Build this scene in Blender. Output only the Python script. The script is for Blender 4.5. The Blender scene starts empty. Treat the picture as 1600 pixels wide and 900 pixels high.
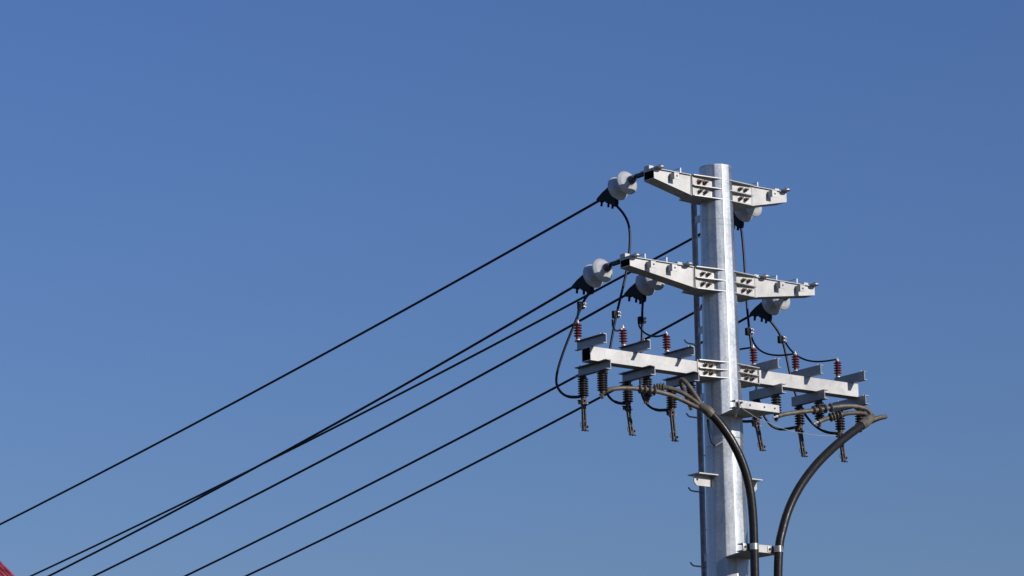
import bpy, bmesh, math, random
from math import sin, cos, pi, radians, sqrt
from mathutils import Vector, Matrix
random.seed(7)
scene = bpy.context.scene
col = scene.collection

# ------------------------------------------------------------------ camera, sky, sun, exposure
# frame: +X runs along the crossarms to the right, -Y is the face of the arms that the sun and the camera see, +Z up
FOCAL_PX = 5332.33
PITCH, ROLL = radians(12.9586), radians(-1.05867)
R0 = Vector((0.79550, -0.60595, 0.0)); F0 = Vector((0.60595, 0.79550, 0.0)); UP = Vector((0, 0, 1))
fwd = F0 * cos(PITCH) + UP * sin(PITCH)
up0 = -F0 * sin(PITCH) + UP * cos(PITCH)
right = R0 * cos(ROLL) + up0 * sin(ROLL)
upv = -R0 * sin(ROLL) + up0 * cos(ROLL)
cam_data = bpy.data.cameras.new('camera')
cam = bpy.data.objects.new('camera', cam_data); col.objects.link(cam)
M3 = Matrix((right, upv, -fwd)).transposed()
cam.matrix_world = Matrix.Translation(Vector((-19.418, -22.449, 1.6))) @ M3.to_4x4()
cam_data.sensor_width = 36.0
cam_data.lens = 36.0 * FOCAL_PX / 1600.0
cam_data.clip_start = 0.1; cam_data.clip_end = 5000.0
scene.camera = cam

SUN_EL, SUN_AZ = radians(22.5), radians(15.0)      # azimuth from -Y towards +X
sdir = Vector((sin(SUN_AZ) * cos(SUN_EL), -cos(SUN_AZ) * cos(SUN_EL), sin(SUN_EL)))
world = bpy.data.worlds.new('World'); scene.world = world
world.use_nodes = True
wn, wl = world.node_tree.nodes, world.node_tree.links
wn.clear()
sky = wn.new('ShaderNodeTexSky'); sky.sky_type = 'NISHITA'; sky.sun_disc = False
sky.sun_elevation = SUN_EL
sky.sun_rotation = pi - SUN_AZ
sky.altitude = 0; sky.air_density = 1.7; sky.dust_density = 0.1; sky.ozone_density = 8.0
hs = wn.new('ShaderNodeMix'); hs.data_type = 'RGBA'; hs.blend_type = 'MULTIPLY'; hs.inputs[0].default_value = 1.0
hs.inputs[7].default_value = (0.69, 0.685, 0.99, 1)
bg = wn.new('ShaderNodeBackground'); bg.inputs['Strength'].default_value = 0.093
wo = wn.new('ShaderNodeOutputWorld')
wl.new(sky.outputs['Color'], hs.inputs[6]); wl.new(hs.outputs[2], bg.inputs['Color'])
wl.new(bg.outputs['Background'], wo.inputs['Surface'])
sun_data = bpy.data.lights.new('sun', 'SUN'); sun_data.energy = 3.6; sun_data.angle = radians(0.53)
sun_data.color = (1.0, 0.93, 0.84)
sun = bpy.data.objects.new('sun', sun_data); col.objects.link(sun)
sun.rotation_euler = sdir.to_track_quat('Z', 'Y').to_euler(); sun.location = (0, 0, 40)
scene.view_settings.view_transform = 'Standard'; scene.view_settings.look = 'None'
scene.view_settings.exposure = 0.0; scene.view_settings.gamma = 1.0
scene.view_settings.use_curve_mapping = False
# ------------------------------------------------------------------ materials
def mat(name, base, metallic=0.0, rough=0.5, var=0.0, scale=8.0, var2=None, bump=0.0, bscale=60.0, stretch=(1, 1, 1), rvar=0.0, spec=0.5, rust=0.0):
    m = bpy.data.materials.new(name); m.use_nodes = True
    n, l = m.node_tree.nodes, m.node_tree.links
    b = n['Principled BSDF']
    b.inputs['Metallic'].default_value = metallic; b.inputs['Roughness'].default_value = rough
    b.inputs['Specular IOR Level'].default_value = spec
    b.inputs['Base Color'].default_value = (*base, 1)
    tc = n.new('ShaderNodeTexCoord'); mp = n.new('ShaderNodeMapping'); mp.inputs['Scale'].default_value = stretch
    oi = n.new('ShaderNodeObjectInfo'); sh = n.new('ShaderNodeVectorMath'); sh.operation = 'SCALE'; sh.inputs[0].default_value = (17.3, 9.1, 23.7)
    l.new(oi.outputs['Random'], sh.inputs['Scale'])
    av = n.new('ShaderNodeVectorMath'); av.operation = 'ADD'; l.new(tc.outputs['Object'], av.inputs[0]); l.new(sh.outputs[0], av.inputs[1])
    l.new(av.outputs[0], mp.inputs['Vector'])
    if var > 0 or var2:
        t = n.new('ShaderNodeTexNoise'); t.inputs['Scale'].default_value = scale; t.inputs['Detail'].default_value = 6.0; t.inputs['Roughness'].default_value = 0.65
        l.new(mp.outputs['Vector'], t.inputs['Vector'])
        r = n.new('ShaderNodeValToRGB'); r.color_ramp.elements[0].position = 0.32; r.color_ramp.elements[1].position = 0.68
        c0 = var2 if var2 else tuple(c * (1 - var) for c in base)
        r.color_ramp.elements[0].color = (*c0, 1)
        r.color_ramp.elements[1].color = (*(min(1, c * (1 + var * 0.5)) for c in base), 1)
        l.new(t.outputs['Fac'], r.inputs['Fac']); l.new(r.outputs['Color'], b.inputs['Base Color'])
        if rvar > 0:
            mr = n.new('ShaderNodeMapRange'); mr.inputs['From Min'].default_value = 0.3; mr.inputs['From Max'].default_value = 0.7
            mr.inputs['To Min'].default_value = rough - rvar; mr.inputs['To Max'].default_value = rough + rvar
            l.new(t.outputs['Fac'], mr.inputs['Value']); l.new(mr.outputs['Result'], b.inputs['Roughness'])
    if rust > 0:
        src = b.inputs['Base Color'].links[0].from_socket
        mp2 = n.new('ShaderNodeMapping'); mp2.inputs['Scale'].default_value = (1, 1, 0.35); l.new(av.outputs[0], mp2.inputs['Vector'])
        t3 = n.new('ShaderNodeTexNoise'); t3.inputs['Scale'].default_value = 24.0; t3.inputs['Detail'].default_value = 8.0; t3.inputs['Roughness'].default_value = 0.7
        l.new(mp2.outputs['Vector'], t3.inputs['Vector'])
        r3 = n.new('ShaderNodeMapRange'); r3.inputs['From Min'].default_value = 0.63; r3.inputs['From Max'].default_value = 0.74; r3.inputs['To Max'].default_value = rust
        l.new(t3.outputs['Fac'], r3.inputs['Value'])
        mx = n.new('ShaderNodeMix'); mx.data_type = 'RGBA'; mx.inputs[7].default_value = (0.20, 0.12, 0.07, 1)
        l.new(r3.outputs['Result'], mx.inputs[0]); l.new(src, mx.inputs[6])
        t4 = n.new('ShaderNodeTexNoise'); t4.inputs['Scale'].default_value = 5.0; t4.inputs['Detail'].default_value = 5.0; l.new(av.outputs[0], t4.inputs['Vector'])
        r4 = n.new('ShaderNodeMapRange'); r4.inputs['From Min'].default_value = 0.35; r4.inputs['From Max'].default_value = 0.7; r4.inputs['To Min'].default_value = 0.85; r4.inputs['To Max'].default_value = 1.08
        l.new(t4.outputs['Fac'], r4.inputs['Value'])
        mu = n.new('ShaderNodeMix'); mu.data_type = 'RGBA'; mu.blend_type = 'MULTIPLY'; mu.inputs[0].default_value = 1.0
        l.new(mx.outputs[2], mu.inputs[6]); l.new(r4.outputs['Result'], mu.inputs[7])
        l.new(mu.outputs[2], b.inputs['Base Color'])
    if bump > 0:
        t2 = n.new('ShaderNodeTexNoise'); t2.inputs['Scale'].default_value = bscale; t2.inputs['Detail'].default_value = 4.0
        l.new(mp.outputs['Vector'], t2.inputs['Vector'])
        bp = n.new('ShaderNodeBump'); bp.inputs['Strength'].default_value = bump; bp.inputs['Distance'].default_value = 0.004
        l.new(t2.outputs['Fac'], bp.inputs['Height']); l.new(bp.outputs['Normal'], b.inputs['Normal'])
    return m

GALV = mat('galvanised_steel', (0.52, 0.52, 0.515), 0.75, 0.56, 0.14, 14.0, None, 0.12, 40.0, rvar=0.08, rust=0.45)
GALV_CH = mat('galvanised_channel', (0.33, 0.335, 0.345), 0.85, 0.5, 0.22, 18.0, None, 0.15, 60.0, rvar=0.08, rust=0.4)
GALV_DULL = mat('weathered_steel', (0.60, 0.61, 0.62), 0.8, 0.55, 0.25, 20.0, None, 0.15, 60.0)
BOLT = mat('bolt_steel', (0.13, 0.12, 0.11), 0.6, 0.5, 0.4, 60.0, (0.10, 0.07, 0.045))
HOLLOW_SHADE = mat('painted_hollow_shade', (0.02, 0.018, 0.016), 0.0, 0.9, 0.3, 20.0, spec=0.1)  # near-black colour stands in for the shade inside the open arm ends
FITTING = mat('dark_fitting_steel', (0.03, 0.03, 0.033), 0.2, 0.55, 0.4, 40.0)
CAPM = mat('cast_cap_iron', (0.11, 0.115, 0.12), 0.4, 0.45, 0.4, 40.0)
PORCELAIN = mat('grey_glazed_porcelain', (0.55, 0.57, 0.57), 0.0, 0.14, 0.14, 9.0)
RUBBER = mat('black_insulation', (0.006, 0.006, 0.007), 0.0, 0.36, 0.4, 30.0, spec=0.3)
COVER = mat('black_clamp_cover', (0.006, 0.006, 0.007), 0.0, 0.5, 0.4, 30.0, spec=0.15)
JACKET = mat('black_cable_jacket', (0.008, 0.0078, 0.0075), 0.0, 0.36, 0.5, 14.0, (0.026, 0.023, 0.019), 0.35, 30.0, rvar=0.14, spec=0.3)
TAUPE = mat('taupe_heat_shrink', (0.15, 0.13, 0.10), 0.0, 0.5, 0.45, 18.0, (0.065, 0.055, 0.043), 0.2, 60.0)
RED = mat('red_silicone', (0.17, 0.024, 0.022), 0.0, 0.4, 0.35, 30.0)
BROWN = mat('dark_brown_silicone', (0.045, 0.033, 0.028), 0.0, 0.4, 0.5, 35.0, (0.02, 0.016, 0.014))
ALU = mat('aluminium', (0.62, 0.61, 0.60), 0.5, 0.42, 0.2, 30.0)
BLADEM = mat('tarnished_copper', (0.075, 0.06, 0.048), 0.4, 0.45, 0.5, 45.0, (0.025, 0.02, 0.018))
RUSTY = mat('rusted_casting', (0.14, 0.085, 0.055), 0.1, 0.7, 0.5, 40.0, (0.05, 0.032, 0.024))
WHITEW = mat('white_wire', (0.42, 0.40, 0.37), 0.0, 0.5, 0.2, 30.0)
STEELBAND = mat('stainless_band', (0.55, 0.53, 0.50), 0.8, 0.33, 0.15, 30.0)
STAIN = mat('orange_rust', (0.34, 0.17, 0.10), 0.0, 0.8, 0.4, 60.0)
TILE = mat('red_roof_tile', (0.44, 0.075, 0.11), 0.0, 0.75, 0.4, 5.0, (0.26, 0.035, 0.055), spec=0.25)
WALL = mat('cream_render', (0.62, 0.56, 0.46), 0.0, 0.85, 0.1, 2.0)
GLASS = mat('window_glass', (0.03, 0.04, 0.05), 0.0, 0.08)
FRAME = mat('white_frame', (0.75, 0.75, 0.73), 0.0, 0.5)
DOORM = mat('brown_door', (0.12, 0.06, 0.03), 0.0, 0.5, 0.3, 6.0)
GROUND = mat('dry_ground', (0.075, 0.06, 0.042), 0.0, 0.95, 0.3, 0.35, (0.028, 0.042, 0.014))

# pole metal: zinc with long vertical streaks and cloudy patches
def pole_metal():
    m = bpy.data.materials.new('pole_zinc'); m.use_nodes = True
    n, l = m.node_tree.nodes, m.node_tree.links; b = n['Principled BSDF']
    b.inputs['Metallic'].default_value = 0.93
    tc = n.new('ShaderNodeTexCoord')
    def noise(scale, st, detail=5.0):
        mp = n.new('ShaderNodeMapping'); mp.inputs['Scale'].default_value = st
        l.new(tc.outputs['Object'], mp.inputs['Vector'])
        t = n.new('ShaderNodeTexNoise'); t.inputs['Scale'].default_value = scale; t.inputs['Detail'].default_value = detail
        l.new(mp.outputs['Vector'], t.inputs['Vector']); return t
    cloud = noise(5.0, (1, 1, 0.6)); streak = noise(26.0, (1, 1, 0.05)); spangle = n.new('ShaderNodeTexVoronoi'); spangle.inputs['Scale'].default_value = 55.0
    l.new(tc.outputs['Object'], spangle.inputs['Vector'])
    a = n.new('ShaderNodeMath'); a.operation = 'MULTIPLY_ADD'; a.inputs[1].default_value = 0.45
    l.new(cloud.outputs['Fac'], a.inputs[0])
    s = n.new('ShaderNodeMath'); s.operation = 'MULTIPLY'; s.inputs[1].default_value = 0.4
    l.new(streak.outputs['Fac'], s.inputs[0]); l.new(s.outputs[0], a.inputs[2])
    sp = n.new('ShaderNodeMath'); sp.operation = 'MULTIPLY_ADD'; sp.inputs[1].default_value = 0.12
    l.new(spangle.outputs['Color'], sp.inputs[0]); l.new(a.outputs[0], sp.inputs[2])
    bands = noise(2.2, (0.05, 0.05, 1), 8.0)
    bd = n.new('ShaderNodeMath'); bd.operation = 'MULTIPLY_ADD'; bd.inputs[1].default_value = 0.22; l.new(bands.outputs['Fac'], bd.inputs[0]); l.new(sp.outputs[0], bd.inputs[2])
    sp = n.new('ShaderNodeMath'); sp.operation = 'SUBTRACT'; sp.inputs[1].default_value = 0.11; l.new(bd.outputs[0], sp.inputs[0])
    r = n.new('ShaderNodeValToRGB')
    r.color_ramp.elements[0].position = 0.32; r.color_ramp.elements[0].color = (0.30, 0.335, 0.365, 1)
    r.color_ramp.elements[1].position = 0.66; r.color_ramp.elements[1].color = (0.64, 0.665, 0.685, 1)
    l.new(sp.outputs[0], r.inputs['Fac'])
    sep = n.new('ShaderNodeSeparateXYZ'); l.new(tc.outputs['Object'], sep.inputs[0])
    last = r.outputs['Color']
    for zc, wd, k in ((8.985, .004, .80), (8.93, .003, .84), (8.62, .0035, .86), (6.93, .004, .82), (6.885, .06, .93), (8.957, .026, .93)):
        cp = n.new('ShaderNodeMath'); cp.operation = 'COMPARE'; cp.inputs[1].default_value = zc; cp.inputs[2].default_value = wd
        l.new(sep.outputs['Z'], cp.inputs[0])
        mx = n.new('ShaderNodeMix'); mx.data_type = 'RGBA'; mx.blend_type = 'MULTIPLY'; mx.inputs[7].default_value = (k, k * .995, k * .97, 1)
        l.new(cp.outputs[0], mx.inputs[0]); l.new(last, mx.inputs[6]); last = mx.outputs[2]
    l.new(last, b.inputs['Base Color'])
    mr = n.new('ShaderNodeMapRange'); mr.inputs['From Min'].default_value = 0.35; mr.inputs['From Max'].default_value = 0.65
    mr.inputs['To Min'].default_value = 0.41; mr.inputs['To Max'].default_value = 0.56
    l.new(sp.outputs[0], mr.inputs['Value']); l.new(mr.outputs['Result'], b.inputs['Roughness'])
    bp = n.new('ShaderNodeBump'); bp.inputs['Strength'].default_value = 0.15; bp.inputs['Distance'].default_value = 0.004
    l.new(cloud.outputs['Fac'], bp.inputs['Height']); l.new(bp.outputs['Normal'], b.inputs['Normal'])
    return m
POLE = pole_metal()

# ------------------------------------------------------------------ mesh helpers; points are (a, b, z): a along the arms, b towards the sunlit face (= -Y)
def W(p): return Vector((p[0], -p[1], p[2]))
class MB:
    def __init__(s): s.bm = bmesh.new()
    def faces(s, pts, fs):
        vs = [s.bm.verts.new(W(p)) for p in pts]
        for f in fs:
            try: s.bm.faces.new([vs[i] for i in f])
            except ValueError: pass
        return vs
    def box(s, a0, a1, b0, b1, z0, z1, bevel=0.0):
        p = [(a, b, z) for z in (z0, z1) for b in (b0, b1) for a in (a0, a1)]
        vs = s.faces(p, [(0, 1, 3, 2), (4, 6, 7, 5), (0, 4, 5, 1), (2, 3, 7, 6), (0, 2, 6, 4), (1, 5, 7, 3)])
        if bevel:
            es = set(e for v in vs for e in v.link_edges)
            bmesh.ops.bevel(s.bm, geom=list(es), offset=bevel, segments=2, affect='EDGES', profile=0.6)
        return s
    def prism(s, poly, f0, f1):
        """extrude a polygon of (p, q): f0(p, q) and f1(p, q) give the two end points"""
        n = len(poly)
        s.faces([f0(*q) for q in poly] + [f1(*q) for q in poly],
                [tuple(range(n)), tuple(range(2 * n - 1, n - 1, -1))] + [(i, (i + 1) % n, n + (i + 1) % n, n + i) for i in range(n)])
        return s
    def plate_z(s, poly, z0, z1): return s.prism(poly, lambda p, q: (p, q, z0), lambda p, q: (p, q, z1))
    def plate_b(s, poly, b0, b1): return s.prism(poly, lambda p, q: (p, b0, q), lambda p, q: (p, b1, q))
    def plate_a(s, poly, a0, a1): return s.prism(poly, lambda p, q: (a0, p, q), lambda p, q: (a1, p, q))
    def tube(s, pts, r, seg=10, cap=True, sub=0):
        P = [Vector(p) for p in pts]
        if sub: P = smooth(P, sub)
        rad = r if callable(r) else (lambda t: r)
        n = len(P); rings = []; prev = None
        for i, p in enumerate(P):
            t = (P[min(i + 1, n - 1)] - P[max(i - 1, 0)]).normalized()
            if prev is None:
                x = t.orthogonal().normalized()
            else:
                x = (prev - t * prev.dot(t)).normalized()
            prev = x; y = t.cross(x); rr = rad(i / max(1, n - 1))
            rings.append([s.bm.verts.new(W(p + (x * cos(2 * pi * k / seg) + y * sin(2 * pi * k / seg)) * rr)) for k in range(seg)])
        for a, b in zip(rings, rings[1:]):
            for k in range(seg):
                f = s.bm.faces.new((a[k], a[(k + 1) % seg], b[(k + 1) % seg], b[k])); f.smooth = True
        if cap:
            s.bm.faces.new(rings[0][::-1]); s.bm.faces.new(rings[-1])
        return s
    def lathe(s, prof, org, axis, seg=20, smoothf=True):
        """profile [(dist along axis, radius)]"""
        A = Vector(axis).normalized(); X = A.orthogonal().normalized(); Y = A.cross(X); O = Vector(org)
        rings = []
        for d, r in prof:
            if r < 1e-6: rings.append([s.bm.verts.new(W(O + A * d))])
            else: rings.append([s.bm.verts.new(W(O + A * d + (X * cos(2 * pi * k / seg) + Y * sin(2 * pi * k / seg)) * r)) for k in range(seg)])
        for a, b in zip(rings, rings[1:]):
            for k in range(seg):
                k2 = (k + 1) % seg
                if len(a) == 1 and len(b) == 1: continue
                if len(a) == 1: f = s.bm.faces.new((a[0], b[k2], b[k]))
                elif len(b) == 1: f = s.bm.faces.new((a[k], a[k2], b[0]))
                else: f = s.bm.faces.new((a[k], a[k2], b[k2], b[k]))
                f.smooth = smoothf
        if len(rings[0]) > 1: s.bm.faces.new(rings[0][::-1])
        if len(rings[-1]) > 1: s.bm.faces.new(rings[-1])
        return s
    def hexbolt(s, c, axis, rn=0.016, hn=0.014, rs=0.009, hs=0.035):
        s.lathe([(0, rn), (hn, rn)], c, axis, 6, False)
        s.lathe([(hn, rs), (hs, rs)], c, axis, 8)
        return s
    def build(s, name, m, parent=None, origin=(0, 0, 0), sharp=38):
        bmesh.ops.recalc_face_normals(s.bm, faces=s.bm.faces[:])
        me = bpy.data.meshes.new(name)
        bmesh.ops.translate(s.bm, verts=s.bm.verts[:], vec=-W(origin))
        s.bm.to_mesh(me); s.bm.free()
        me.materials.append(m)
        try: me.set_sharp_from_angle(angle=radians(sharp))
        except Exception: pass
        o = bpy.data.objects.new(name, me); col.objects.link(o)
        o.location = W(origin)
        if parent: o.parent = parent
        return o
def smooth(P, sub):
    """Catmull-Rom through the points"""
    out = []
    n = len(P)
    for i in range(n - 1):
        p0, p1, p2, p3 = P[max(i - 1, 0)], P[i], P[i + 1], P[min(i + 2, n - 1)]
        for k in range(sub):
            t = k / sub
            out.append(0.5 * ((2 * p1) + (p2 - p0) * t + (2 * p0 - 5 * p1 + 4 * p2 - p3) * t * t + (3 * p1 - p0 - 3 * p2 + p3) * t ** 3))
    out.append(P[-1]); return out
def relax(P, it=2):
    P = [Vector(p) for p in P]
    for _ in range(it):
        P = [P[0]] + [(P[i - 1] + P[i] * 2 + P[i + 1]) / 4 for i in range(1, len(P) - 1)] + [P[-1]]
    return P
def tag(o, label, cat, group=None, kind=None):
    if label: o['label'] = label
    if cat: o['category'] = cat
    if group: o['group'] = group
    if kind: o['kind'] = kind
    return o
def thing(name, loc, label=None, cat=None, group=None):
    o = bpy.data.objects.new(name, None); col.objects.link(o); o.location = W(loc); o.empty_display_size = 0.1
    return tag(o, label, cat, group)
def copy_tree(o, parent=None):
    c = o.copy(); col.objects.link(c); c.parent = parent
    for ch in [x for x in scene.objects if x.parent == o]: copy_tree(ch, c)
    return c

# ------------------------------------------------------------------ ground
g = MB(); S = 2500; N = 40
g.faces([(-S, -S, 0), (S, -S, 0), (S, S, 0), (-S, S, 0)], [(0, 1, 2, 3)])
tag(g.build('ground', GROUND), 'dry earth and patchy grass around the foot of the pole', 'ground', kind='structure')

# ------------------------------------------------------------------ house with red roof (only its roof corner shows)
HA = math.atan2(R0.y, R0.x)
def make_house():
    h = thing('house', (0, 0, 0), 'distant house with a bright red ribbed tile roof at the lower left corner', 'house')
    # local: x along the ridge (ridge end at x = 0, running to -x), y away from the viewer
    apex, eave, run, L = 12.860, 9.373, 3.4, 11.0
    r = MB(); step = 0.19
    def corr(P0, P1, Q0, Q1, n):
        """corrugated tile face between ridge line P0-P1 and eave line Q0-Q1 (points as x, b, z)"""
        P0, P1, Q0, Q1 = map(Vector, (P0, P1, Q0, Q1))
        nrm = (Q0 - P0 + Q1 - P1).cross(Q1 - Q0).normalized()
        if nrm.z < 0: nrm = -nrm
        rows = []
        m = n * 6
        for j in range(0, 15):
            v = j / 14
            for lift in ((0.0,) if j in (0, 14) else (0.0, 0.02)):
                rw = []
                for i in range(m + 1):
                    uu = i / m
                    p = (P0.lerp(P1, uu)).lerp(Q0.lerp(Q1, uu), v)
                    p += nrm * (0.030 * abs(sin(pi * uu * n)) - lift + 0.02)
                    rw.append(r.bm.verts.new(W(p)))
                rows.append(rw)
        for A_, B_ in zip(rows, rows[1:]):
            for i in range(m):
                r.bm.faces.new((A_[i], A_[i + 1], B_[i + 1], B_[i]))
    ax = (0, 0, apex); al = (-L, 0, apex)
    corr(al, ax, (-L - run, run, eave), (run, run, eave), 118)      # front slope
    corr(ax, ax, (run, run, eave), (run, -run, eave), 48)          # hip end
    corr(al, ax, (-L - run, -run, eave), (run, -run, eave), 60)    # back slope
    corr(al, al, (-L - run, run, eave), (-L - run, -run, eave), 26)
    r.build('roof', TILE, h)
    rc = MB()
    rc.tube([(-L, 0, apex + 0.03), (0.02, 0, apex + 0.03)], 0.045, 8)
    for sx, x0 in ((1, 0), (-1, -L)):
        for sb in (1, -1): rc.tube([(x0, 0, apex + 0.03), (x0 + sx * run, sb * run, eave + 0.04)], 0.04, 8)
    rc.build('ridge_cap', TILE, h)
    e = 0.45
    w = MB(); w.box(-L - run + e, run - e, -run + e, run - e, 0, eave + 0.12); w.build('wall', WALL, h)
    fy = run - e
    for zc in (1.5, 4.4, 7.3):
        for k in range(4):
            xc = -9.6 + k * 3.0
            if zc < 2 and k == 2: continue
            f = MB()
            for (x0, x1, z0, z1) in ((-.7, -.62, -.7, .7), (.62, .7, -.7, .7), (-.62, .62, .62, .7), (-.62, .62, -.7, -.62), (-.03, .03, -.62, .62)):
                f.box(xc + x0, xc + x1, fy - 0.02, fy + 0.06, zc + z0, zc + z1)
            fo = f.build('window', FRAME, h)
            MB().box(xc - .62, xc + .62, fy - 0.01, fy + 0.02, zc - .62, zc + .62).build('pane', GLASS, fo)
    d = MB().box(-4.1, -3.1, fy - 0.01, fy + 0.05, 0, 2.1, 0.01).build('door', DOORM, h)
    MB().lathe([(0, .03), (.06, .03)], (-3.25, fy + 0.05, 1.0), (0, 1, 0), 8).build('handle', ALU, d)
    h.rotation_euler = (0, 0, HA); h.location = (16.873, 44.213, 0)
    return h
make_house()

# ------------------------------------------------------------------ pole
def RP(z): return 0.146 + (9.48 - z) * 0.0105
pole = thing('steel_pole', (0, 0, 0), 'tall tapered twelve-sided galvanised steel pole carrying all the crossarms', 'utility pole')
def ring(z, dr=0.0):
    R = RP(z) + dr; out = []
    for k in range(12):
        th = radians(15 + 30 * k)
        c = Vector((sin(th), cos(th))) * R
        d0 = Vector((sin(th - pi / 6), cos(th - pi / 6))) * R; d1 = Vector((sin(th + pi / 6), cos(th + pi / 6))) * R
        w = 0.007
        e0 = c + (d0 - c).normalized() * w; e1 = c + (d1 - c).normalized() * w
        for t in (0, 0.25, 0.5, 0.75, 1):
            q = e0 * (1 - t) ** 2 + c * 2 * t * (1 - t) + e1 * t * t
            out.append((q.x, q.y, z))
    return out
m = MB(); zs = [0, 1.5, 3, 4.5, 6, 7, 8, 9, 9.478]
rows = [[m.bm.verts.new(W(p)) for p in ring(z)] for z in zs]
for A_, B_ in zip(rows, rows[1:]):
    for i in range(60):
        f = m.bm.faces.new((A_[i], A_[(i + 1) % 60], B_[(i + 1) % 60], B_[i]))
m.bm.faces.new(rows[-1]); m.bm.faces.new(rows[0][::-1])
m.build('shaft', POLE, pole, sharp=12)
c = MB(); c.plate_z([(x, y) for x, y, z in ring(9.478, 0.0015)], 9.4785, 9.489); c.build('cap', GALV_DULL, pole)
c = MB()
for dx, dy, hh in ((-.022, 0.02, .022), (.012, -.01, .03), (0.032, 0.03, .018)):
    c.lathe([(0, .014), (hh, .014)], (dx, dy, 9.489), (0, 0, 1), 8)
c.build('cap_bolt', FITTING, pole)
# base flange plate on the ground with anchor nuts
c = MB(); c.lathe([(0, .42), (.03, .42)], (0, 0, .004), (0, 0, 1), 24, False); bf = c.build('base_flange', GALV, pole)
for k in range(12):
    th = radians(30 * k)
    MB().hexbolt((.34 * sin(th), .34 * cos(th), .034), (0, 0, 1), .03, .03, .018, .07).build('anchor_bolt', BOLT, bf)

LEV = [(9.356, 0.188), (8.518, 0.196), (7.678, 0.143)]
FL = 0.345
for zt, hh in LEV:
    for s in (-1, 1):
        b = MB(); R = RP(zt)
        for i in range(3):
            z1 = zt - hh * i / 2
            poly = [(s * (FL + .004), .112), (s * .040, .140 + (R - .147)), (s * .04, -.14), (s * (FL + .004), -.107)]
            b.plate_z(poly, z1 - 0.008, z1)
        b.box(*sorted((s * .10, s * (FL - .001))), .074, .082, zt - hh + .0005, zt - .0085)
        b.box(*sorted((s * .10, s * (FL - .001))), -.082, -.074, zt - hh + .0005, zt - .0085)
        b.box(*sorted((s * FL, s * (FL + .005))), -.088, .090 if s < 0 else .078, zt - hh - .004, zt + .002)
        br = b.build('arm_bracket', GALV, pole)
        for aa in (.205, .27):
            for fz in (.27, .74):
                zc = zt - .004 - hh * fz
                bo = MB().hexbolt((s * aa, .0855, zc), (0, 1, 0), .0195, .016, .0105, .046).build('bolt', BOLT, br)
                MB().lathe([(0, .026), (.0028, .026)], (s * aa, .0825, zc), (0, 1, 0), 16).build('washer', STAIN if (zt > 9 and s < 0 and fz < .5) else GALV_DULL, bo)
# welded lug plates on both sides of the pole
for s in (-1, 1):
    b = MB()
    b.plate_z([(s * .13, .08), (s * .365, .08), (s * .365, -.08), (s * .13, -.08)], 6.665, 6.675)
    lp = b.build('side_bracket', GALV, pole)
    b = MB()
    pts = [(.15, 6.664), (.362, 6.664), (.362, 6.600), (.335, 6.572), (.15, 6.572)]
    b.plate_b([(s * x, z) for x, z in pts], -.005, .005)
    v = b.build('lug_plate', GALV, lp)
    MB().lathe([(0, .011), (.003, .011)], (s * .328, .0052, 6.625), (0, 1, 0), 12).build('bolt_hole', FITTING, v)

# ------------------------------------------------------------------ climbing rail behind the pole
rail = thing('climbing_rail', (0, -.33, 2.5), 'slim galvanised step rail with bent foot pegs running up behind the pole', 'climbing rail')
b = MB(); off = (0, -.33, 2.5)
L_ = [(-.018, -.005), (.018, -.005), (.018, .035), (.013, .035), (.013, .0), (-.018, .0)]
def rb(z): return -.326 - (9.157 - z) * .004
b.prism(L_, lambda p, q: (p, rb(2.5) + q + .33, 0), lambda p, q: (p, rb(9.25) + q + .33, 6.75))
b.build('rail_bar', GALV_DULL, rail)
z = 2.92; k = 0
pz = [7.257 - .3335 * i for i in range(14)] + [7.257 + .3335 * i for i in range(1, 6)]
for z in sorted(pz):
    i = round((z - 7.257) / .3335); sgn = -1 if i % 2 == 0 else 1
    bb = rb(z) + .33 + .008
    MB().tube([(0, bb, z - 2.5), (sgn * .105, bb, z - 2.5), (sgn * .128, bb, z - 2.5 + .006), (sgn * .150, bb, z - 2.5 + .028)], .0075, 8).build('foot_peg', GALV_DULL, rail)
for z in (9.07, 8.05, 7.44, 6.0, 5.0, 4.0, 3.0):
    MB().box(-.006, .006, rb(z) + .36, -RP(z) * .96 + .33, z - 2.5 - .035, z - 2.5 + .03).build('standoff', GALV_DULL, rail)

# ------------------------------------------------------------------ crossarms
def shade_lining(s, L, zt, htip, hfl, bf, bb):  # added inner skin that paints the darkness of the hollow box section
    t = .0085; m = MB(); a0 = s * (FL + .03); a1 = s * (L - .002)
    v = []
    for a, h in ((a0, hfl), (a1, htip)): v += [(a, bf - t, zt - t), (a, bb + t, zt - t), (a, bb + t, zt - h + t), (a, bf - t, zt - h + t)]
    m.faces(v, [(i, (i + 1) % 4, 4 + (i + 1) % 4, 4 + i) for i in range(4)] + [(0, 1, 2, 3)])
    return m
def arm_beam(s, L, zt, htip, hfl, bf, bb):
    """open box section from the flange out to a tapered open tip"""
    t = .007; m = MB(); a0 = s * (FL + .0175); a1 = s * L
    def q(a, h): return [(a, bf, zt), (a, bb, zt), (a, bb, zt - h), (a, bf, zt - h)]
    def qi(a, h): return [(a, bf - t, zt - t), (a, bb + t, zt - t), (a, bb + t, zt - h + t), (a, bf - t, zt - h + t)]
    v = q(a0, hfl) + q(a1, htip) + qi(a0, hfl) + qi(a1, htip)
    fs = []
    for i in range(4):
        j = (i + 1) % 4
        fs += [(i, j, 4 + j, 4 + i), (8 + j, 8 + i, 12 + i, 12 + j), (4 + i, 4 + j, 12 + j, 12 + i)]
    fs.append((0, 1, 2, 3)); fs.append((8, 9, 10, 11))
    m.faces(v, fs)
    # outward lip of the top plate
    m.box(*sorted((a0, a1)), bb - .012, bf + .018, zt + .0005, zt + .006)
    return m
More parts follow.
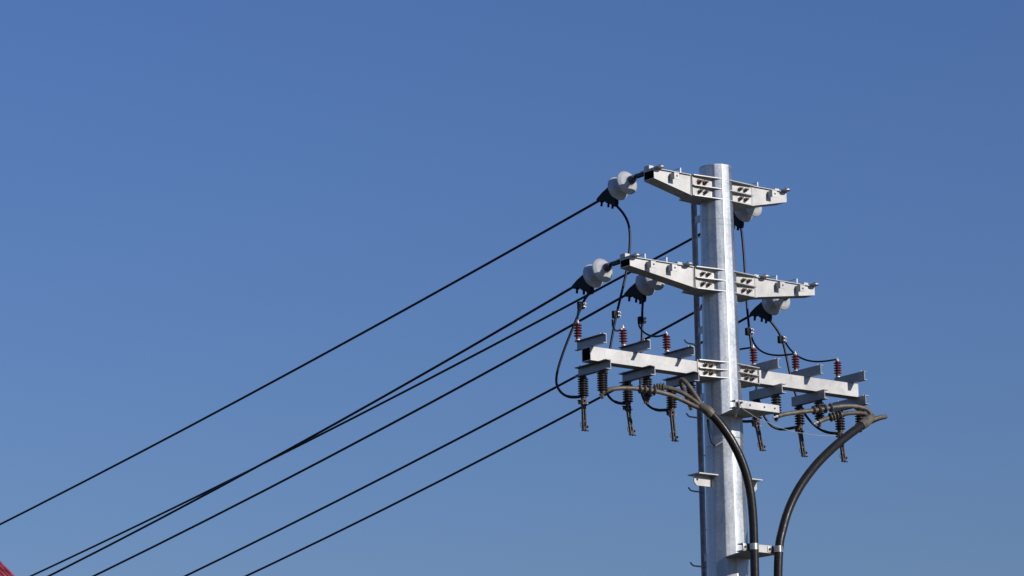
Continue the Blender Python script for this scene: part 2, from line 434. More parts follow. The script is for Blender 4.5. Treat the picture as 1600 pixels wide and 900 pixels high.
ARMS = [(9.350, .779, .085, .178, .075, -.066, (.575,), (.453,), (.74,)),
        (8.509, 1.079, .075, .180, .075, -.060, (.87, .63), (.888, .642), (1.045, .448))]
ARM_LABEL = {(0, -1): 'short topmost crossarm left of the pole with one disc string at its open dark tip',
             (0, 1): 'short topmost crossarm right of the pole hiding part of a disc string beneath it',
             (1, -1): 'longer middle crossarm left of the pole with two disc strings and a dark open tip',
             (1, 1): 'longer middle crossarm right of the pole ending just above a half hidden disc string'}
for li, (zt, L, ht, hf, bf, bb, lugs, loops, hangs) in enumerate(ARMS):
    for s in (-1, 1):
        org = (s * FL, 0, zt)
        T = thing('crossarm', org, ARM_LABEL[(li, s)], 'crossarm', 'tapered crossarms on the steel pole')
        def put(m, name, mt, par=T):
            o = m.build(name, mt, None, org); o.location = (0, 0, 0); o.parent = par; return o
        bm_ = put(arm_beam(s, L, zt, ht, hf, bf, bb), 'beam', GALV); put(shade_lining(s, L, zt, ht, hf, bf, bb), 'hollow_shade', HOLLOW_SHADE, bm_)
        put(MB().box(*sorted((s * (FL + .0120), s * (FL + .0170))), bb - .012, bf + (.006 if s < 0 else -.002), zt - hf - .008, zt - .0012 if s > 0 else zt + .008), 'end_flange', GALV)
        for a in lugs:
            for (sg, be) in ((1, bf), (-1, bb)):
                m = MB(); zc = zt - .050
                b1 = be + sg * .068; ac = s * a
                w0, w1 = ac - .028, ac + .028
                m.box(w0, w0 + .006, *sorted((be + sg * .0005, b1 - sg * .006)), zc - .030, zc + .030)
                m.box(w0, w1, *sorted((b1 - sg * .006, b1)), zc - .030, zc + .030)
                lg = put(m, 'lug', GALV)
                m = MB(); m.lathe([(0, .0085), (.002, .0085)], (ac + .003, b1 + sg * .0002, zc), (0, sg, 0), 12); put(m, 'lug_hole', FITTING, lg)
        for a in loops:
            ac = s * a; m = MB()
            m.box(ac - .006, ac + .006, .050, .0545, zt + .007, zt + .060)
            m.box(ac - .006, ac + .006, -.055, .050, zt + .0555, zt + .060)
            m.box(ac - .006, ac + .006, -.0595, -.055, zt + .007, zt + .060)
            put(m, 'strap', GALV_DULL)
        for a in hangs:
            ac = s * a; m = MB(); hw = .036
            poly = [(ac - hw, bb - .05), (ac - hw, bf + .045)] + [(ac - hw * cos(pi * i / 8), bf + .045 + hw * sin(pi * i / 8)) for i in range(1, 8)] + [(ac + hw, bf + .045), (ac + hw, bb - .05)]
            m.plate_z(poly, zt + .0065, zt + .0165)
            hp = put(m, 'hanger_plate', GALV)
            m = MB(); m.box(ac - .034, ac - .028, bb + .0, bb + .07, zt + .017, zt + .050); m.box(ac - .028, ac + .018, bb + .0, bb + .006, zt + .017, zt + .050)
            m.box(ac - .028, ac + .018, bb + .064, bb + .07, zt + .017, zt + .050)
            put(m, 'upstand', GALV, hp)
            m = MB(); m.hexbolt((ac, bf + .04, zt + .017), (0, 0, 1), .013, .01, .008, .02); put(m, 'bolt', BOLT, hp)
# the two equipment beams, square section, level
ZB = 7.660
for s in (-1, 1):
    org = (s * FL, 0, ZB)
    T = thing('equipment_beam', org, 'straight lower equipment beam %s of the pole carrying channel bars above and below' % ('left' if s < 0 else 'right'), 'crossarm', 'lower equipment beams')
    def put(m, name, mt, par=T):
        o = m.build(name, mt, None, org); o.location = (0, 0, 0); o.parent = par; return o
    m = MB(); t = .007; a0 = s * (FL + .0175); a1 = s * 1.554; bf, bb, h = .090, -.031, .121
    v = []
    for a, k in ((a0, 0), (a1, 0), (a0, t), (a1, t)):
        v += [(a, bf - k, ZB - k), (a, bb + k, ZB - k), (a, bb + k, ZB - h + k), (a, bf - k, ZB - h + k)]
    fs = []
    for i in range(4):
        j = (i + 1) % 4; fs += [(i, j, 4 + j, 4 + i), (8 + j, 8 + i, 12 + i, 12 + j), (4 + i, 4 + j, 12 + j, 12 + i)]
    fs += [(0, 1, 2, 3), (8, 9, 10, 11)]
    m.faces(v, fs); bm_ = put(m, 'beam', GALV); put(shade_lining(s, 1.554, ZB, h, h, bf, bb), 'hollow_shade', HOLLOW_SHADE, bm_)
    put(MB().box(*sorted((s * (FL + .0120), s * (FL + .0170))), -.045, .097 if s < 0 else .088, ZB - h - .012, ZB + .016 if s < 0 else ZB - .0012), 'end_flange', GALV)

# ------------------------------------------------------------------ channel bars across the equipment beams
def channel(s, h, fw, b0, b1, name='channel_bar'):
    """C section, web at a = 0, flanges towards s; from z = 0 up to h"""
    root = thing(name, (0, 0, 0)); t = .0065
    poly = [(0, 0), (s * fw, 0), (s * fw, t * .7), (s * t, t * 1.3), (s * t, h - t * 1.3), (s * fw, h - t * .7), (s * fw, h), (0, h)]
    m = MB(); m.prism(poly, lambda p, q: (p, b0, q), lambda p, q: (p, b1, q)); m.build('channel_section', GALV_CH, root)
    for bq in (b0 + .05, b1 - .06):
        MB().hexbolt((s * fw * .55, bq, h), (0, 0, 1), .009, .007, .005, .013).build('bolt', ALU, root)
    return root
TOPS = {-1: [-1.515, -1.030, -.535], 1: [.430, .940, 1.470]}
BOTS = {-1: [-1.425, -.935, -.440], 1: [.522, 1.030, 1.530]}
ORD = {-1: ['outermost', 'middle', 'innermost'], 1: ['innermost', 'middle', 'outermost']}
for s in (-1, 1):
    side = 'left' if s < 0 else 'right'
    top = bot = None
    for i in range(3):
        o = channel(s, .083, .036, -.135, .265) if top is None else copy_tree(top)
        if top is None: top = o
        o.location = W((TOPS[s][i], 0, ZB + .001)); o.name = 'channel_bar'
        tag(o, '%s of three steel channels on the %s equipment beam, red arrester at its back' % (ORD[s][i], side), 'channel bar', 'channel bars across the equipment beams')
        o = channel(s, .084, .052, -.240, .205) if bot is None else copy_tree(bot)
        if bot is None: bot = o
        o.location = W((BOTS[s][i], 0, ZB - .121 - .085)); o.name = 'channel_bar'
        tag(o, '%s of three steel channels under the %s equipment beam, above ribbed dark insulators' % (ORD[s][i], side), 'channel bar', 'channel bars across the equipment beams')

# ------------------------------------------------------------------ disconnect switches hanging under the channels
def shed_profile(z0, n, pitch, rc, rs, rs2=None, d=-1):
    p = [(0, 0)]
    p += [(0, rc * 1.05), (z0, rc * 1.05)]
    for i in range(n):
        r = rs if (rs2 is None or i % 2 == 0) else rs2; z = z0 + i * pitch
        p += [(z, rc), (z + pitch * .12, rc), (z + pitch * .42, r * .96), (z + pitch * .55, r), (z + pitch * .66, r * .97), (z + pitch * .78, rc * 1.1), (z + pitch, rc)]
    e = z0 + n * pitch
    p += [(e, rc * .9), (e + .012, rc * .9), (e + .012, 0)]
    return p
def make_switch(n, pitch):
    r = thing('disconnect_switch', (0, 0, 0))
    for nm, b, da in (('front_insulator', .100, 0.0), ('rear_insulator', -.180, .012)):
        m = MB(); m.lathe(shed_profile(.012, n, pitch, .029, .0475), (da, b, 0), (0, 0, -1), 22)
        ins = m.build(nm, BROWN, r)
        m = MB(); m.lathe([(-.0005, .032), (.011, .032)], (da, b, 0), (0, 0, -1), 12); m.build('top_cap', FITTING, ins)
        e = .012 + n * pitch + .0125; m = MB()
        if b > 0:
            m.lathe([(0, .021), (.014, .021)], (da, b, -e), (0, 0, -1), 12)
            m.box(da - .009, da + .009, b - .014, b + .010, -e - .052, -e - .014)
            m.box(da - .030, da - .009, b - .012, b + .012, -e - .024, -e - .015)
            m.lathe([(0, .007), (.022, .007)], (da - .022, b, -e - .024), (0, 0, -1), 6)
            m.build('contact', RUSTY, ins)
        else:
            m.lathe([(0, .022), (.02, .022)], (da, b, -e), (0, 0, -1), 12)
            m.box(da - .022, da - .014, b - .016, b + .016, -e - .065, -e - .018)
            m.box(da + .014, da + .022, b - .016, b + .016, -e - .065, -e - .018)
            m.build('hinge_bracket', RUSTY, ins)
            m = MB(); m.box(da - .060, da - .022, b - .012, b + .012, -e - .030, -e - .022, .002)
            m.lathe([(0, .007), (.028, .007)], (da - .034, b, -e - .03), (0, 0, -1), 6); m.lathe([(0, .007), (.028, .007)], (da - .052, b, -e - .03), (0, 0, -1), 6)
            m.build('terminal', FITTING, ins)
    hz = -(.012 + n * pitch + .0125) - .045; org = (.012, -.180, hz)
    m = MB()
    for sa in (-1, 1): m.box(.012 + sa * .013 - .0045 , .012 + sa * .013 + .0045, -.193, -.167, hz - .245, hz + .02, .0015)
    m.box(.012 - .0083, .012 + .0083, -.188, -.172, hz - .165, hz - .150); m.box(.012 - .0083, .012 + .0083, -.188, -.172, hz - .235, hz - .205)
    bl = m.build('blade', BLADEM, r, org)
    m = MB(); m.lathe([(0, .0055), (.07, .0055)], (-.022, 0, 0), (1, 0, 0), 8); m.build('hinge_pin', ALU, bl)
    m = MB(); m.lathe([(0, .006), (.075, .006)], (-.030, 0, -.238), (1, 0, 0), 8); m.lathe([(0, .011), (.01, .011)], (.026, .006, -.205), (1, 0, 0), 8)
    m.build('latch_pin', BLADEM, bl)
    m = MB(); m.tube([(-.019 - .020 * sin(pi * i / 10), -.002, -.165 - .026 + .026 * cos(pi * i / 10)) for i in range(11)], .0033, 6); m.build('pull_ring', FITTING, bl)
    return r
SW = {-1: [(-1.440, .006), (-.946, .17), (-.452, .10)], 1: [(.540, .24), (1.055, .16), (1.550, .13)]}
for s in (-1, 1):
    side = 'left' if s < 0 else 'right'; proto = None
    for i in range(3):
        if proto is None: o = proto = make_switch(8 if s < 0 else 7, .0205 if s < 0 else .0235)
        else: o = copy_tree(proto)
        o.name = 'disconnect_switch'
        o.location = W((SW[s][i][0], 0, ZB - .2065))
        for ch in o.children:
            if ch.name.startswith('blade'): ch.rotation_euler = (-SW[s][i][1], 0, 0)
        tag(o, 'open disconnect switch with hanging blade under the %s beam, %s of three' % (side, ORD[s][i]), 'disconnect switch', 'open disconnect switches below the beams')

# ------------------------------------------------------------------ red surge arresters standing on the top channels
def make_arrester():
    r = thing('surge_arrester', (0, 0, 0))
    p = [(0, 0), (0, .019), (.018, .019)]
    for k in range(5):
        z = .018 + k * .0235
        p += [(z, .0195), (z + .008, .0205), (z + .0115, .035), (z + .0135, .037), (z + .0155, .0355), (z + .0165, .023), (z + .0235, .0195)]
    z = .018 + 5 * .0235
    p += [(z + .008, .020), (z + .012, .014), (z + .012, 0)]
    MB().lathe(p, (0, 0, .004), (0, 0, 1), 20).build('housing', RED, r)
    MB().lathe([(0, .024), (.0085, .024), (.009, .016), (.0115, .016)], (0, 0, -.0045), (0, 0, 1), 14).build('base_cap', ALU, r)
    MB().lathe([(0, .016), (.010, .0145), (.012, .008), (.026, .008), (.026, 0)], (0, 0, z + .0165), (0, 0, 1), 12).build('top_terminal', ALU, r)
    return r
AR = {-1: [(-1.540, -.098), (-1.066, -.060), (-.580, -.055)], 1: [(.447, -.075), (.962, -.090), (1.480, -.095)]}
proto = None
for s in (-1, 1):
    side = 'left' if s < 0 else 'right'
    for i in range(3):
        if proto is None: o = proto = make_arrester()
        else: o = copy_tree(proto)
        o.name = 'surge_arrester'
        o.location = W((*AR[s][i], ZB + .0895)); o.rotation_euler = (random.uniform(-.03, .03), random.uniform(-.035, .035), random.uniform(0, 6))
        tag(o, 'small red ribbed arrester upright on the %s equipment beam, %s of three' % (side, ORD[s][i]), 'surge arrester', 'red arresters on the equipment beams')

# ------------------------------------------------------------------ disc insulator strings with dead-end clamps
def make_string():
    r = thing('insulator_string', (0, 0, 0))
    sl = .185; D = Vector((0, -1, -sl)).normalized()
    def at(t): return (0, -t, -sl * t + .030)
    m = MB()
    m.tube([(0, -.055, .012), (0, -.13, .005), at(.19), at(.26)], .010, 8); m.box(-.018, -.012, -.225, -.085, -.022, .010); m.box(.012, .018, -.225, -.085, -.022, .010)
    m.lathe([(0, .008), (.06, .008)], (-.03, -.10, -.006), (1, 0, 0), 8); m.lathe([(0, .008), (.06, .008)], (-.03, -.22, -.012), (1, 0, 0), 8)
    m.build('link', FITTING, r)
    for t in (.325, .458):
        m = MB(); R = .112
        prof = [(-.040, .034), (-.022, .042), (-.012, .058), (-.006, .074), (.001, .088), (.004, .0925), (.006, .0935), (.012, .102), (.021, R * .99), (.028, R), (.033, R * .975), (.032, .096), (.020, .090), (.032, .080), (.030, .074), (.018, .066), (.030, .056), (.026, .046), (.020, .034), (.034, .018)]
        m.lathe(prof, at(t), D, 36); d = m.build('disc', PORCELAIN, r)
        m = MB(); m.lathe([(0, 0), (0, .018), (.010, .033), (.032, .038), (.050, .040), (.054, 0)], at(t - .082), D, 16); m.build('cap', CAPM, d)
        if t > .4: m = MB(); m.lathe([(0, .011), (.07, .011)], at(t + .025), D, 10); m.build('pin', FITTING, d)
    cz = lambda b, z: (b, z)
    m = MB()
    poly = [(-.535, -.016), (-.600, -.018), (-.690, -.056), (-.770, -.092), (-.775, -.120), (-.735, -.122), (-.715, -.140), (-.690, -.124), (-.655, -.136), (-.628, -.168), (-.600, -.160), (-.575, -.178), (-.545, -.214), (-.505, -.218), (-.494, -.185), (-.505, -.135), (-.515, -.070)]
    m.plate_a([(b, z) for b, z in poly], -.020, .020)
    es = [e for e in m.bm.edges]
    bmesh.ops.bevel(m.bm, geom=es, offset=.005, segments=2, affect='EDGES')
    cl = m.build('clamp_cover', COVER, r)
    for b, z in ((-.715, -.135), (-.618, -.165), (-.560, -.190)):
        MB().lathe([(0, .011), (.045, .011), (.047, 0)], (0, b, z + .008), (0, -.15, -1), 8).build('clamp_bolt', COVER, cl)
    return r
STR = [('TL', -.740, 9.356, 'grey two-disc insulator string at the tip of the topmost left crossarm'),
       ('MLo', -1.045, 8.515, 'grey two-disc insulator string at the tip of the middle left crossarm'),
       ('MLi', -.448, 8.515, 'grey two-disc insulator string tucked under the middle left crossarm nearer the pole'),
       ('TR', .740, 9.356, 'grey insulator string peeping out under the topmost right crossarm beside the pole'),
       ('MRi', .448, 8.515, 'grey insulator string of the middle right crossarm hidden behind the pole'),
       ('MRo', 1.045, 8.515, 'grey insulator string half hidden below the outer end of the middle right crossarm')]
proto = None
for k, a, z, lab in STR:
    if proto is None: o = proto = make_string()
    else: o = copy_tree(proto)
    o.name = 'insulator_string'
    o.location = W((a, 0, z)); tag(o, lab, 'insulator', 'disc insulator strings on the crossarms')

# ------------------------------------------------------------------ six overhead lines going away to the left
WIRE = {'TL': (0.00163, -0.14980, -0.00075), 'MLo': (0.00259, -0.18038, 0.03431), 'TR': (0.00178, -0.15603, 0.01688), 'MLi': (0.00233, -0.17114, 0.02487), 'MRi': (0.00208, -0.17285, 0.01204), 'MRo': (0.00284, -0.18576, 0.02807)}
WL = {'TL': 'uppermost black line, from the topmost left disc string down to the left edge',
      'MLo': 'black line from the disc string at the middle left crossarm tip, crossing another line midway',
      'TR': 'black line passing behind the pole from the topmost right disc string, then under its neighbour',
      'MLi': 'black line from the inner disc string under the middle left crossarm, fourth from the top',
      'MRi': 'black line emerging behind the pole and the left equipment beam, second lowest of the six',
      'MRo': 'lowest black line, from the middle right disc string behind pole and hanging switch blades'}
for k, a, z, lab in STR:
    c2, c1, c0 = WIRE[k]
    pts = [(a, -t, z + c0 + c1 * t + c2 * t * t) for t in [.70 + i * .45 for i in range(8)] + [4.5 + i * 1.1 for i in range(50)]]
    tag(MB().tube(pts, .0122, 8).build('power_line', RUBBER), WL[k], 'power line', 'black overhead lines')

# ------------------------------------------------------------------ jumpers, taps, cables: centre lines
JUMP={
 'TL': [(-0.734, -0.49, 9.137), (-0.654, -0.5, 9.08), (-0.609, -0.5, 9.003), (-0.594, -0.5, 8.893), (-0.623, -0.48, 8.72), (-0.69, -0.46, 8.502), (-0.772, -0.44, 8.296), (-0.848, -0.42, 8.114), (-0.906, -0.4, 7.942), (-0.963, -0.38, 7.776), (-1.026, -0.36, 7.548), (-1.051, -0.35, 7.441), (-1.052, -0.33, 7.363), (-1.024, -0.3, 7.307), (-0.97, -0.27, 7.276), (-0.939, -0.22, 7.274)],
 'MLo': [(-1.129, -0.5, 8.304), (-1.145, -0.5, 8.244), (-1.184, -0.49, 8.145), (-1.291, -0.46, 7.983), (-1.442, -0.42, 7.741), (-1.565, -0.37, 7.52), (-1.6, -0.35, 7.422), (-1.598, -0.32, 7.344), (-1.556, -0.29, 7.29), (-1.503, -0.26, 7.273), (-1.465, -0.2, 7.275)],
 'MLi': [(-0.503, -0.5, 8.311), (-0.484, -0.5, 8.22), (-0.492, -0.49, 8.111), (-0.518, -0.47, 7.941), (-0.555, -0.45, 7.759), (-0.597, -0.42, 7.553), (-0.607, -0.4, 7.439), (-0.606, -0.36, 7.349), (-0.576, -0.31, 7.283), (-0.516, -0.27, 7.254), (-0.463, -0.2, 7.265)],
 'TR': [(0.693, -0.49, 9.155), (0.736, -0.5, 9.053), (0.738, -0.49, 8.87), (0.726, -0.47, 8.624), (0.707, -0.44, 8.345), (0.711, -0.42, 8.133), (0.725, -0.41, 7.966), (0.726, -0.39, 7.773), (0.733, -0.37, 7.533), (0.769, -0.35, 7.368), (0.83, -0.32, 7.258), (0.91, -0.29, 7.228), (0.992, -0.26, 7.246), (1.056, -0.2, 7.261)],
 'MRo': [(1.073, -0.49, 8.278), (1.125, -0.49, 8.218), (1.16, -0.48, 8.142), (1.185, -0.47, 8.023), (1.199, -0.45, 7.865), (1.213, -0.43, 7.731), (1.236, -0.41, 7.604), (1.274, -0.38, 7.478), (1.336, -0.35, 7.366), (1.413, -0.31, 7.287), (1.501, -0.27, 7.253), (1.54, -0.2, 7.249)],
}
TAP={
 'MLo': [(-1.189, -0.5, 8.192), (-1.276, -0.42, 8.103), (-1.38, -0.3, 8.011), (-1.536, -0.1, 7.915)],
 'TL': [(-0.89, -0.42, 8.063), (-0.927, -0.38, 8.005), (-0.975, -0.3, 7.938), (-1.017, -0.2, 7.898), (-1.092, -0.05, 7.89)],
 'MLi': [(-0.542, -0.48, 8.069), (-0.571, -0.42, 8.008), (-0.564, -0.35, 7.952), (-0.601, -0.2, 7.903), (-0.611, -0.1, 7.889), (-0.603, -0.03, 7.898)],
 'TR': [(0.745, -0.43, 8.097), (0.735, -0.4, 8.037), (0.752, -0.36, 7.972), (0.782, -0.3, 7.923), (0.834, -0.22, 7.897), (0.888, -0.15, 7.896), (0.951, -0.09, 7.905)],
 'MRo': [(1.181, -0.47, 8.119), (1.19, -0.43, 8.046), (1.246, -0.4, 7.975), (1.271, -0.3, 7.918), (1.316, -0.22, 7.891), (1.387, -0.15, 7.895), (1.472, -0.095, 7.913)],
 'MRi': [(0.251, -0.35, 7.878), (0.317, -0.25, 7.891), (0.361, -0.16, 7.895), (0.427, -0.07, 7.901)],
}
CABLE={
 'L': [(-0.18, 0.55, 5.718), (-0.174, 0.55, 5.957), (-0.17, 0.55, 6.274), (-0.189, 0.545, 6.485), (-0.239, 0.53, 6.69), (-0.326, 0.5, 6.877), (-0.421, 0.45, 7.044), (-0.505, 0.4, 7.145)],
 'Lboot': [(-0.479, 0.41, 7.112), (-0.518, 0.39, 7.157), (-0.562, 0.35, 7.198)],
 'LA': [(-0.551, 0.37, 7.176), (-0.583, 0.34, 7.175), (-0.643, 0.31, 7.216), (-0.725, 0.28, 7.255), (-0.828, 0.25, 7.289), (-0.958, 0.21, 7.316), (-1.082, 0.17, 7.326), (-1.227, 0.13, 7.323), (-1.344, 0.1, 7.313), (-1.385, 0.08, 7.287)],
 'LB': [(-0.549, 0.36, 7.187), (-0.614, 0.32, 7.249), (-0.678, 0.27, 7.318), (-0.752, 0.23, 7.343), (-0.824, 0.18, 7.369), (-0.862, 0.13, 7.37), (-0.91, 0.1, 7.334), (-0.94, 0.09, 7.27)],
 'LC': [(-0.549, 0.36, 7.192), (-0.578, 0.33, 7.273), (-0.614, 0.29, 7.361), (-0.65, 0.25, 7.432), (-0.66, 0.22, 7.45), (-0.633, 0.17, 7.436), (-0.573, 0.13, 7.393), (-0.508, 0.11, 7.323), (-0.472, 0.1, 7.283)],
 'R': [(0.069, 0.55, 5.736), (0.105, 0.55, 5.95), (0.147, 0.55, 6.138), (0.243, 0.54, 6.349), (0.398, 0.52, 6.551), (0.612, 0.49, 6.763), (0.894, 0.45, 6.967), (1.146, 0.41, 7.119), (1.327, 0.38, 7.218)],
 'Rboot': [(1.285, 0.39, 7.197), (1.377, 0.37, 7.248), (1.469, 0.35, 7.307)],
 'RA': [(1.435, 0.36, 7.278), (1.462, 0.35, 7.33), (1.444, 0.33, 7.372), (1.379, 0.3, 7.397), (1.251, 0.27, 7.403), (1.107, 0.24, 7.376), (0.916, 0.21, 7.332), (0.734, 0.18, 7.301), (0.584, 0.16, 7.278), (0.515, 0.15, 7.249)],
 'RB': [(1.436, 0.35, 7.28), (1.443, 0.32, 7.327), (1.401, 0.29, 7.345), (1.306, 0.25, 7.348), (1.21, 0.2, 7.323), (1.121, 0.16, 7.294), (1.053, 0.14, 7.27), (1.014, 0.13, 7.25)],
 'RC': [(1.413, 0.365, 7.258), (1.489, 0.37, 7.291), (1.561, 0.37, 7.313), (1.64, 0.345, 7.325), (1.7, 0.29, 7.337), (1.692, 0.24, 7.341), (1.659, 0.19, 7.328), (1.616, 0.14, 7.294), (1.549, 0.1, 7.255)],
}
THIN={
 'white': [(-0.251, 0.5, 7.251), (-0.21, 0.5, 7.187), (-0.113, 0.48, 7.158), (0.0, 0.45, 7.131), (0.151, 0.42, 7.112), (0.35, 0.38, 7.086), (0.514, 0.33, 7.082), (0.665, 0.28, 7.09), (0.913, 0.2, 7.107), (1.152, 0.15, 7.132), (1.321, 0.12, 7.162), (1.436, 0.1, 7.206)],
 'braid': [(-0.251, 0.5, 7.251), (-0.249, 0.5, 7.205), (-0.225, 0.44, 7.167), (-0.189, 0.38, 7.135)],
 'black': [(-0.17, -0.02, 7.179), (-0.176, 0.0, 7.078), (-0.194, 0.05, 6.966), (-0.191, 0.08, 6.933), (-0.179, 0.1, 6.922)],
 'silver': [(-0.186, 0.1, 6.922), (-0.158, 0.12, 6.944), (-0.123, 0.14, 6.967)],
}

JL = {'TL': 'black jumper from the topmost left string past the middle arm to the middle left switch',
      'MLo': 'black jumper bowing out left of the equipment beam to the outermost left switch',
      'MLi': 'short black jumper dropping from the inner left string behind the left beam',
      'TR': 'black jumper dropping right of the pole from the topmost right string',
      'MRo': 'black jumper dropping from the middle right string behind the right beam',
      'MRi': 'black jumper mostly hidden behind the pole, ending at the innermost right switch'}
JUMP['MRi'] = [(.448, -.49, 8.30), (.445, -.50, 8.22), (.43, -.49, 8.05), (.41, -.46, 7.75), (.40, -.43, 7.48), (.405, -.38, 7.33), (.43, -.30, 7.262), (.47, -.23, 7.255), (.525, -.19, 7.262)]
CLAMP_AT = {'TL': .475, 'MLo': .17, 'MLi': .19, 'TR': .385, 'MRo': .19, 'MRi': .30}
for k, P in JUMP.items():
    sa, sz = [(a, z) for kk, a, z, lab in STR if kk == k][0]
    P = [(sa, -.525, sz - .195)] + list(P)[(1 if k != 'MRi' else 1):]
    root = thing('jumper_cable', P[0], JL[k], 'jumper cable', 'black jumpers from strings to switches')
    P = smooth(relax(P, 1), 6)
    m = MB(); m.tube(P, .0112, 10); o = m.build('insulated_wire', RUBBER, root, P[0]); o.location = (0, 0, 0)
    m = MB(); e = P[-1] + (P[-1] - P[-4]).normalized() * .01; m.tube([P[-10], P[-7], P[-4], e], .0135, 8); m.box(e.x - .012, e.x + .022, e.y - .010, e.y + .010, e.z - .004, e.z + .004)
    o = m.build('cable_lug', ALU if s < 0 else FITTING, root, P[0]); o.location = (0, 0, 0)
    # tap clamp
    n = len(P); i = int(CLAMP_AT[k] * (n - 1)); c = P[i]
    m = MB(); m.box(c.x - .036, c.x + .004, c.y - .024, c.y + .012, c.z - .034, c.z + .034, .004)
    o = m.build('tap_clamp', COVER, root, P[0]); o.location = (0, 0, 0)
    m = MB(); m.box(c.x + .0045, c.x + .026, c.y - .018, c.y + .024, c.z - .028, c.z - .003, .003); m.box(c.x + .0045, c.x + .026, c.y - .018, c.y + .024, c.z + .004, c.z + .028, .003)
    m.hexbolt((c.x + .014, c.y + .0245, c.z - .015), (0, 1, 0), .009, .008, .006, .016); m.hexbolt((c.x + .014, c.y + .0245, c.z + .016), (0, 1, 0), .009, .008, .006, .016)
    q = m.build('clamp_jaw', ALU, o, P[0]); q.location = (0, 0, 0)
TLAB = {'TL': 'middle left', 'MLo': 'outermost left', 'MLi': 'innermost left', 'TR': 'middle right', 'MRo': 'outermost right', 'MRi': 'innermost right'}
for k, P in TAP.items():
    root = thing('arrester_lead', P[0], 'thin black lead curving into the top of the %s red arrester' % TLAB[k], 'arrester lead', 'thin leads to the red arresters')
    P = smooth(relax(P, 1), 6)
    o = MB().tube(P, .0088, 8).build('insulated_wire', RUBBER, root, P[0]); o.location = (0, 0, 0)
    d = (P[-1] - P[-5]).normalized()
    o = MB().tube([P[-1] - d * .004, P[-1] + d * .014], .0095, 8).build('ferrule', ALU, root, P[0]); o.location = (0, 0, 0)

# ------------------------------------------------------------------ two heavy power cables with three-core terminations
for s, key in ((-1, 'L'), (1, 'R')):
    P = CABLE[key]; base = (P[0][0], P[0][1], 0)
    root = thing('power_cable', base, 'thick black cable curving %s with three brown cores' % ('left in front of the pole' if s < 0 else 'up to the right clear of the pole'), 'power cable', 'thick cables rising along the pole')
    def put(m, name, mt, par=root):
        o = m.build(name, mt, None, base); o.location = (0, 0, 0); o.parent = par; return o
    full = [(P[0][0], .55, .1), (P[0][0], .55, 2.5), (P[0][0], .55, 4.5)] + list(P)
    full = relax(full[:2], 0) + smooth(relax(full[2:], 1), 8)
    put(MB().tube(full, .0385, 18), 'jacket', JACKET)
    B = smooth([Vector(p) for p in CABLE[key + 'boot']], 6)
    boot = put(MB().tube(B, lambda t: .042 + .004 * sin(pi * t) - (.010 * t * t), 18), 'breakout_boot', TAUPE)
    for cn in 'ABC':
        C_ = smooth(relax(CABLE[key + cn], 1), 6)
        n = len(C_)
        core = put(MB().tube(C_, .0200, 12), 'core', TAUPE)
        e = C_[-1]; d = (C_[-1] - C_[-4]).normalized()
        put(MB().tube([e - d * .01, e + d * .03], .012, 8).tube([e + d * .03, e + d * .055], .008, 8), 'cable_lug', ALU, core)
        if cn in 'AB':
            fr = .60 if (key, cn) != ('L', 'B') else .64
            i0 = int((n - 1) * (fr - .02 if s > 0 else fr - .03))
            for j in range(4):
                i = min(n - 2, i0 + j * 2); tq = (C_[i + 1] - C_[i - 1]).normalized()
                put(MB().lathe([(-.014, .021), (-.006, .034), (.002, .042), (.007, .041), (.012, .022)], C_[i], -tq, 16), 'rain_shed', TAUPE, core)

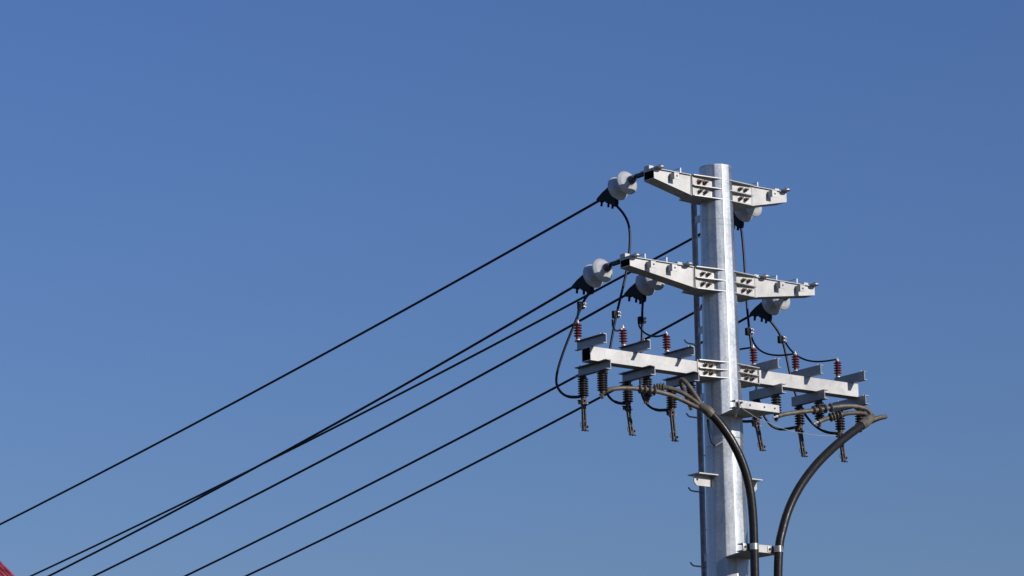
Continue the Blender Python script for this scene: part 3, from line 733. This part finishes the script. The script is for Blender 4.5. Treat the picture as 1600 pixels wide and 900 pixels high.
# ------------------------------------------------------------------ cable brackets on the front of the pole
def cable_bracket(zt, h, a0, a1, bf, label, cables):
    root = thing('cable_bracket', (0, RP(zt), zt), label, 'cable bracket', 'steel cable brackets on the pole')
    org = (0, RP(zt), zt)
    def put(m, name, mt, par=root):
        o = m.build(name, mt, None, org); o.location = (0, 0, 0); o.parent = par; return o
    m = MB(); t = .007
    m.prism([(bf, zt), (bf, zt - h), (bf - .085, zt - h), (bf - .085, zt - h + t), (bf - t, zt - h + t), (bf - t, zt - t), (bf - .07, zt - t), (bf - .07, zt)],
            lambda p, q: (a0, p, q), lambda p, q: (a1, p, q))
    ch = put(m, 'channel_section', GALV)
    if not cables:
        for a in (-.105, .062, .182): put(MB().lathe([(0, .009), (.002, .009)], (a, bf + .0002, zt - h * .5), (0, 1, 0), 12), 'bolt_hole', FITTING, ch)
        put(MB().hexbolt((a0 + .035, bf + .0002, zt - h * .45), (0, 1, 0), .018, .016, .010, .05), 'bolt', BOLT, ch)
    R = RP(zt) * cos(pi / 12)
    m = MB()
    poly = [(-.13, .10), (a0 + .05, bf - .088), (a1 - .02, bf - .088), (.13, .10)]
    m.plate_z(poly, zt - h - .001, zt - h + .006)
    put(m, 'gusset', GALV)
    for a, b in cables:
        m = MB(); r = .042
        pts = [(a + r * sin(t_), b + r * cos(t_)) for t_ in [radians(-115 + 230 * i / 20) for i in range(21)]]
        ins = [(a + (r - .0035) * sin(t_), b + (r - .0035) * cos(t_)) for t_ in [radians(115 - 230 * i / 20) for i in range(21)]]
        zc0, zc1 = zt - h + .006, zt - .006
        n = len(pts)
        for i in range(n - 1):
            q = [pts[i], pts[i + 1], ins[n - 2 - i], ins[n - 1 - i]]
            m.plate_z(q, zc0, zc1)
        m.bm.verts.ensure_lookup_table(); bmesh.ops.remove_doubles(m.bm, verts=m.bm.verts[:], dist=1e-5)
        bd = put(m, 'cable_clamp', STEELBAND)
        for sg in (-1, 1): put(MB().box(a + sg * .066 - .022, a + sg * .066 + .022, bf + .001, bf + .006, zc0, zc1, .001), 'clamp_tab', GALV, bd)
        for sg in (-1, 1): put(MB().hexbolt((a + sg * .068, bf + .0065, (zc0 + zc1) / 2), (0, 1, 0), .010, .010, .006, .018), 'bolt', BOLT, bd)
cable_bracket(7.262, .066, -.27, .236, .480, 'empty steel bracket with punched front face fixed below the equipment beams', [])
cable_bracket(6.005, .066, -.262, .170, .504, 'steel bracket low on the pole clamping the two thick black cables', [(-.174, .548), (.106, .548)])

# ------------------------------------------------------------------ loose ties
def wire(name, P, r, mt, label, cat, sub=6):
    return tag(MB().tube(smooth([Vector(p) for p in P], sub), r, 6).build(name, mt), label, cat)
wire('tie_wire', THIN['white'], .0025, WHITEW, 'thin white wire sagging from the empty bracket past the right hand switches', 'wire')
wire('tie_strip', THIN['braid'], .0085, GALV_DULL, 'short bent grey strip hanging from the bolt of the empty bracket', 'strip')
wire('earth_wire', THIN['black'], .005, RUBBER, 'thin black wire end hanging against the left face of the pole', 'wire')
wire('earth_tail', THIN['silver'], .005, ALU, 'short bare silver wire end lying across the left face of the pole', 'wire')
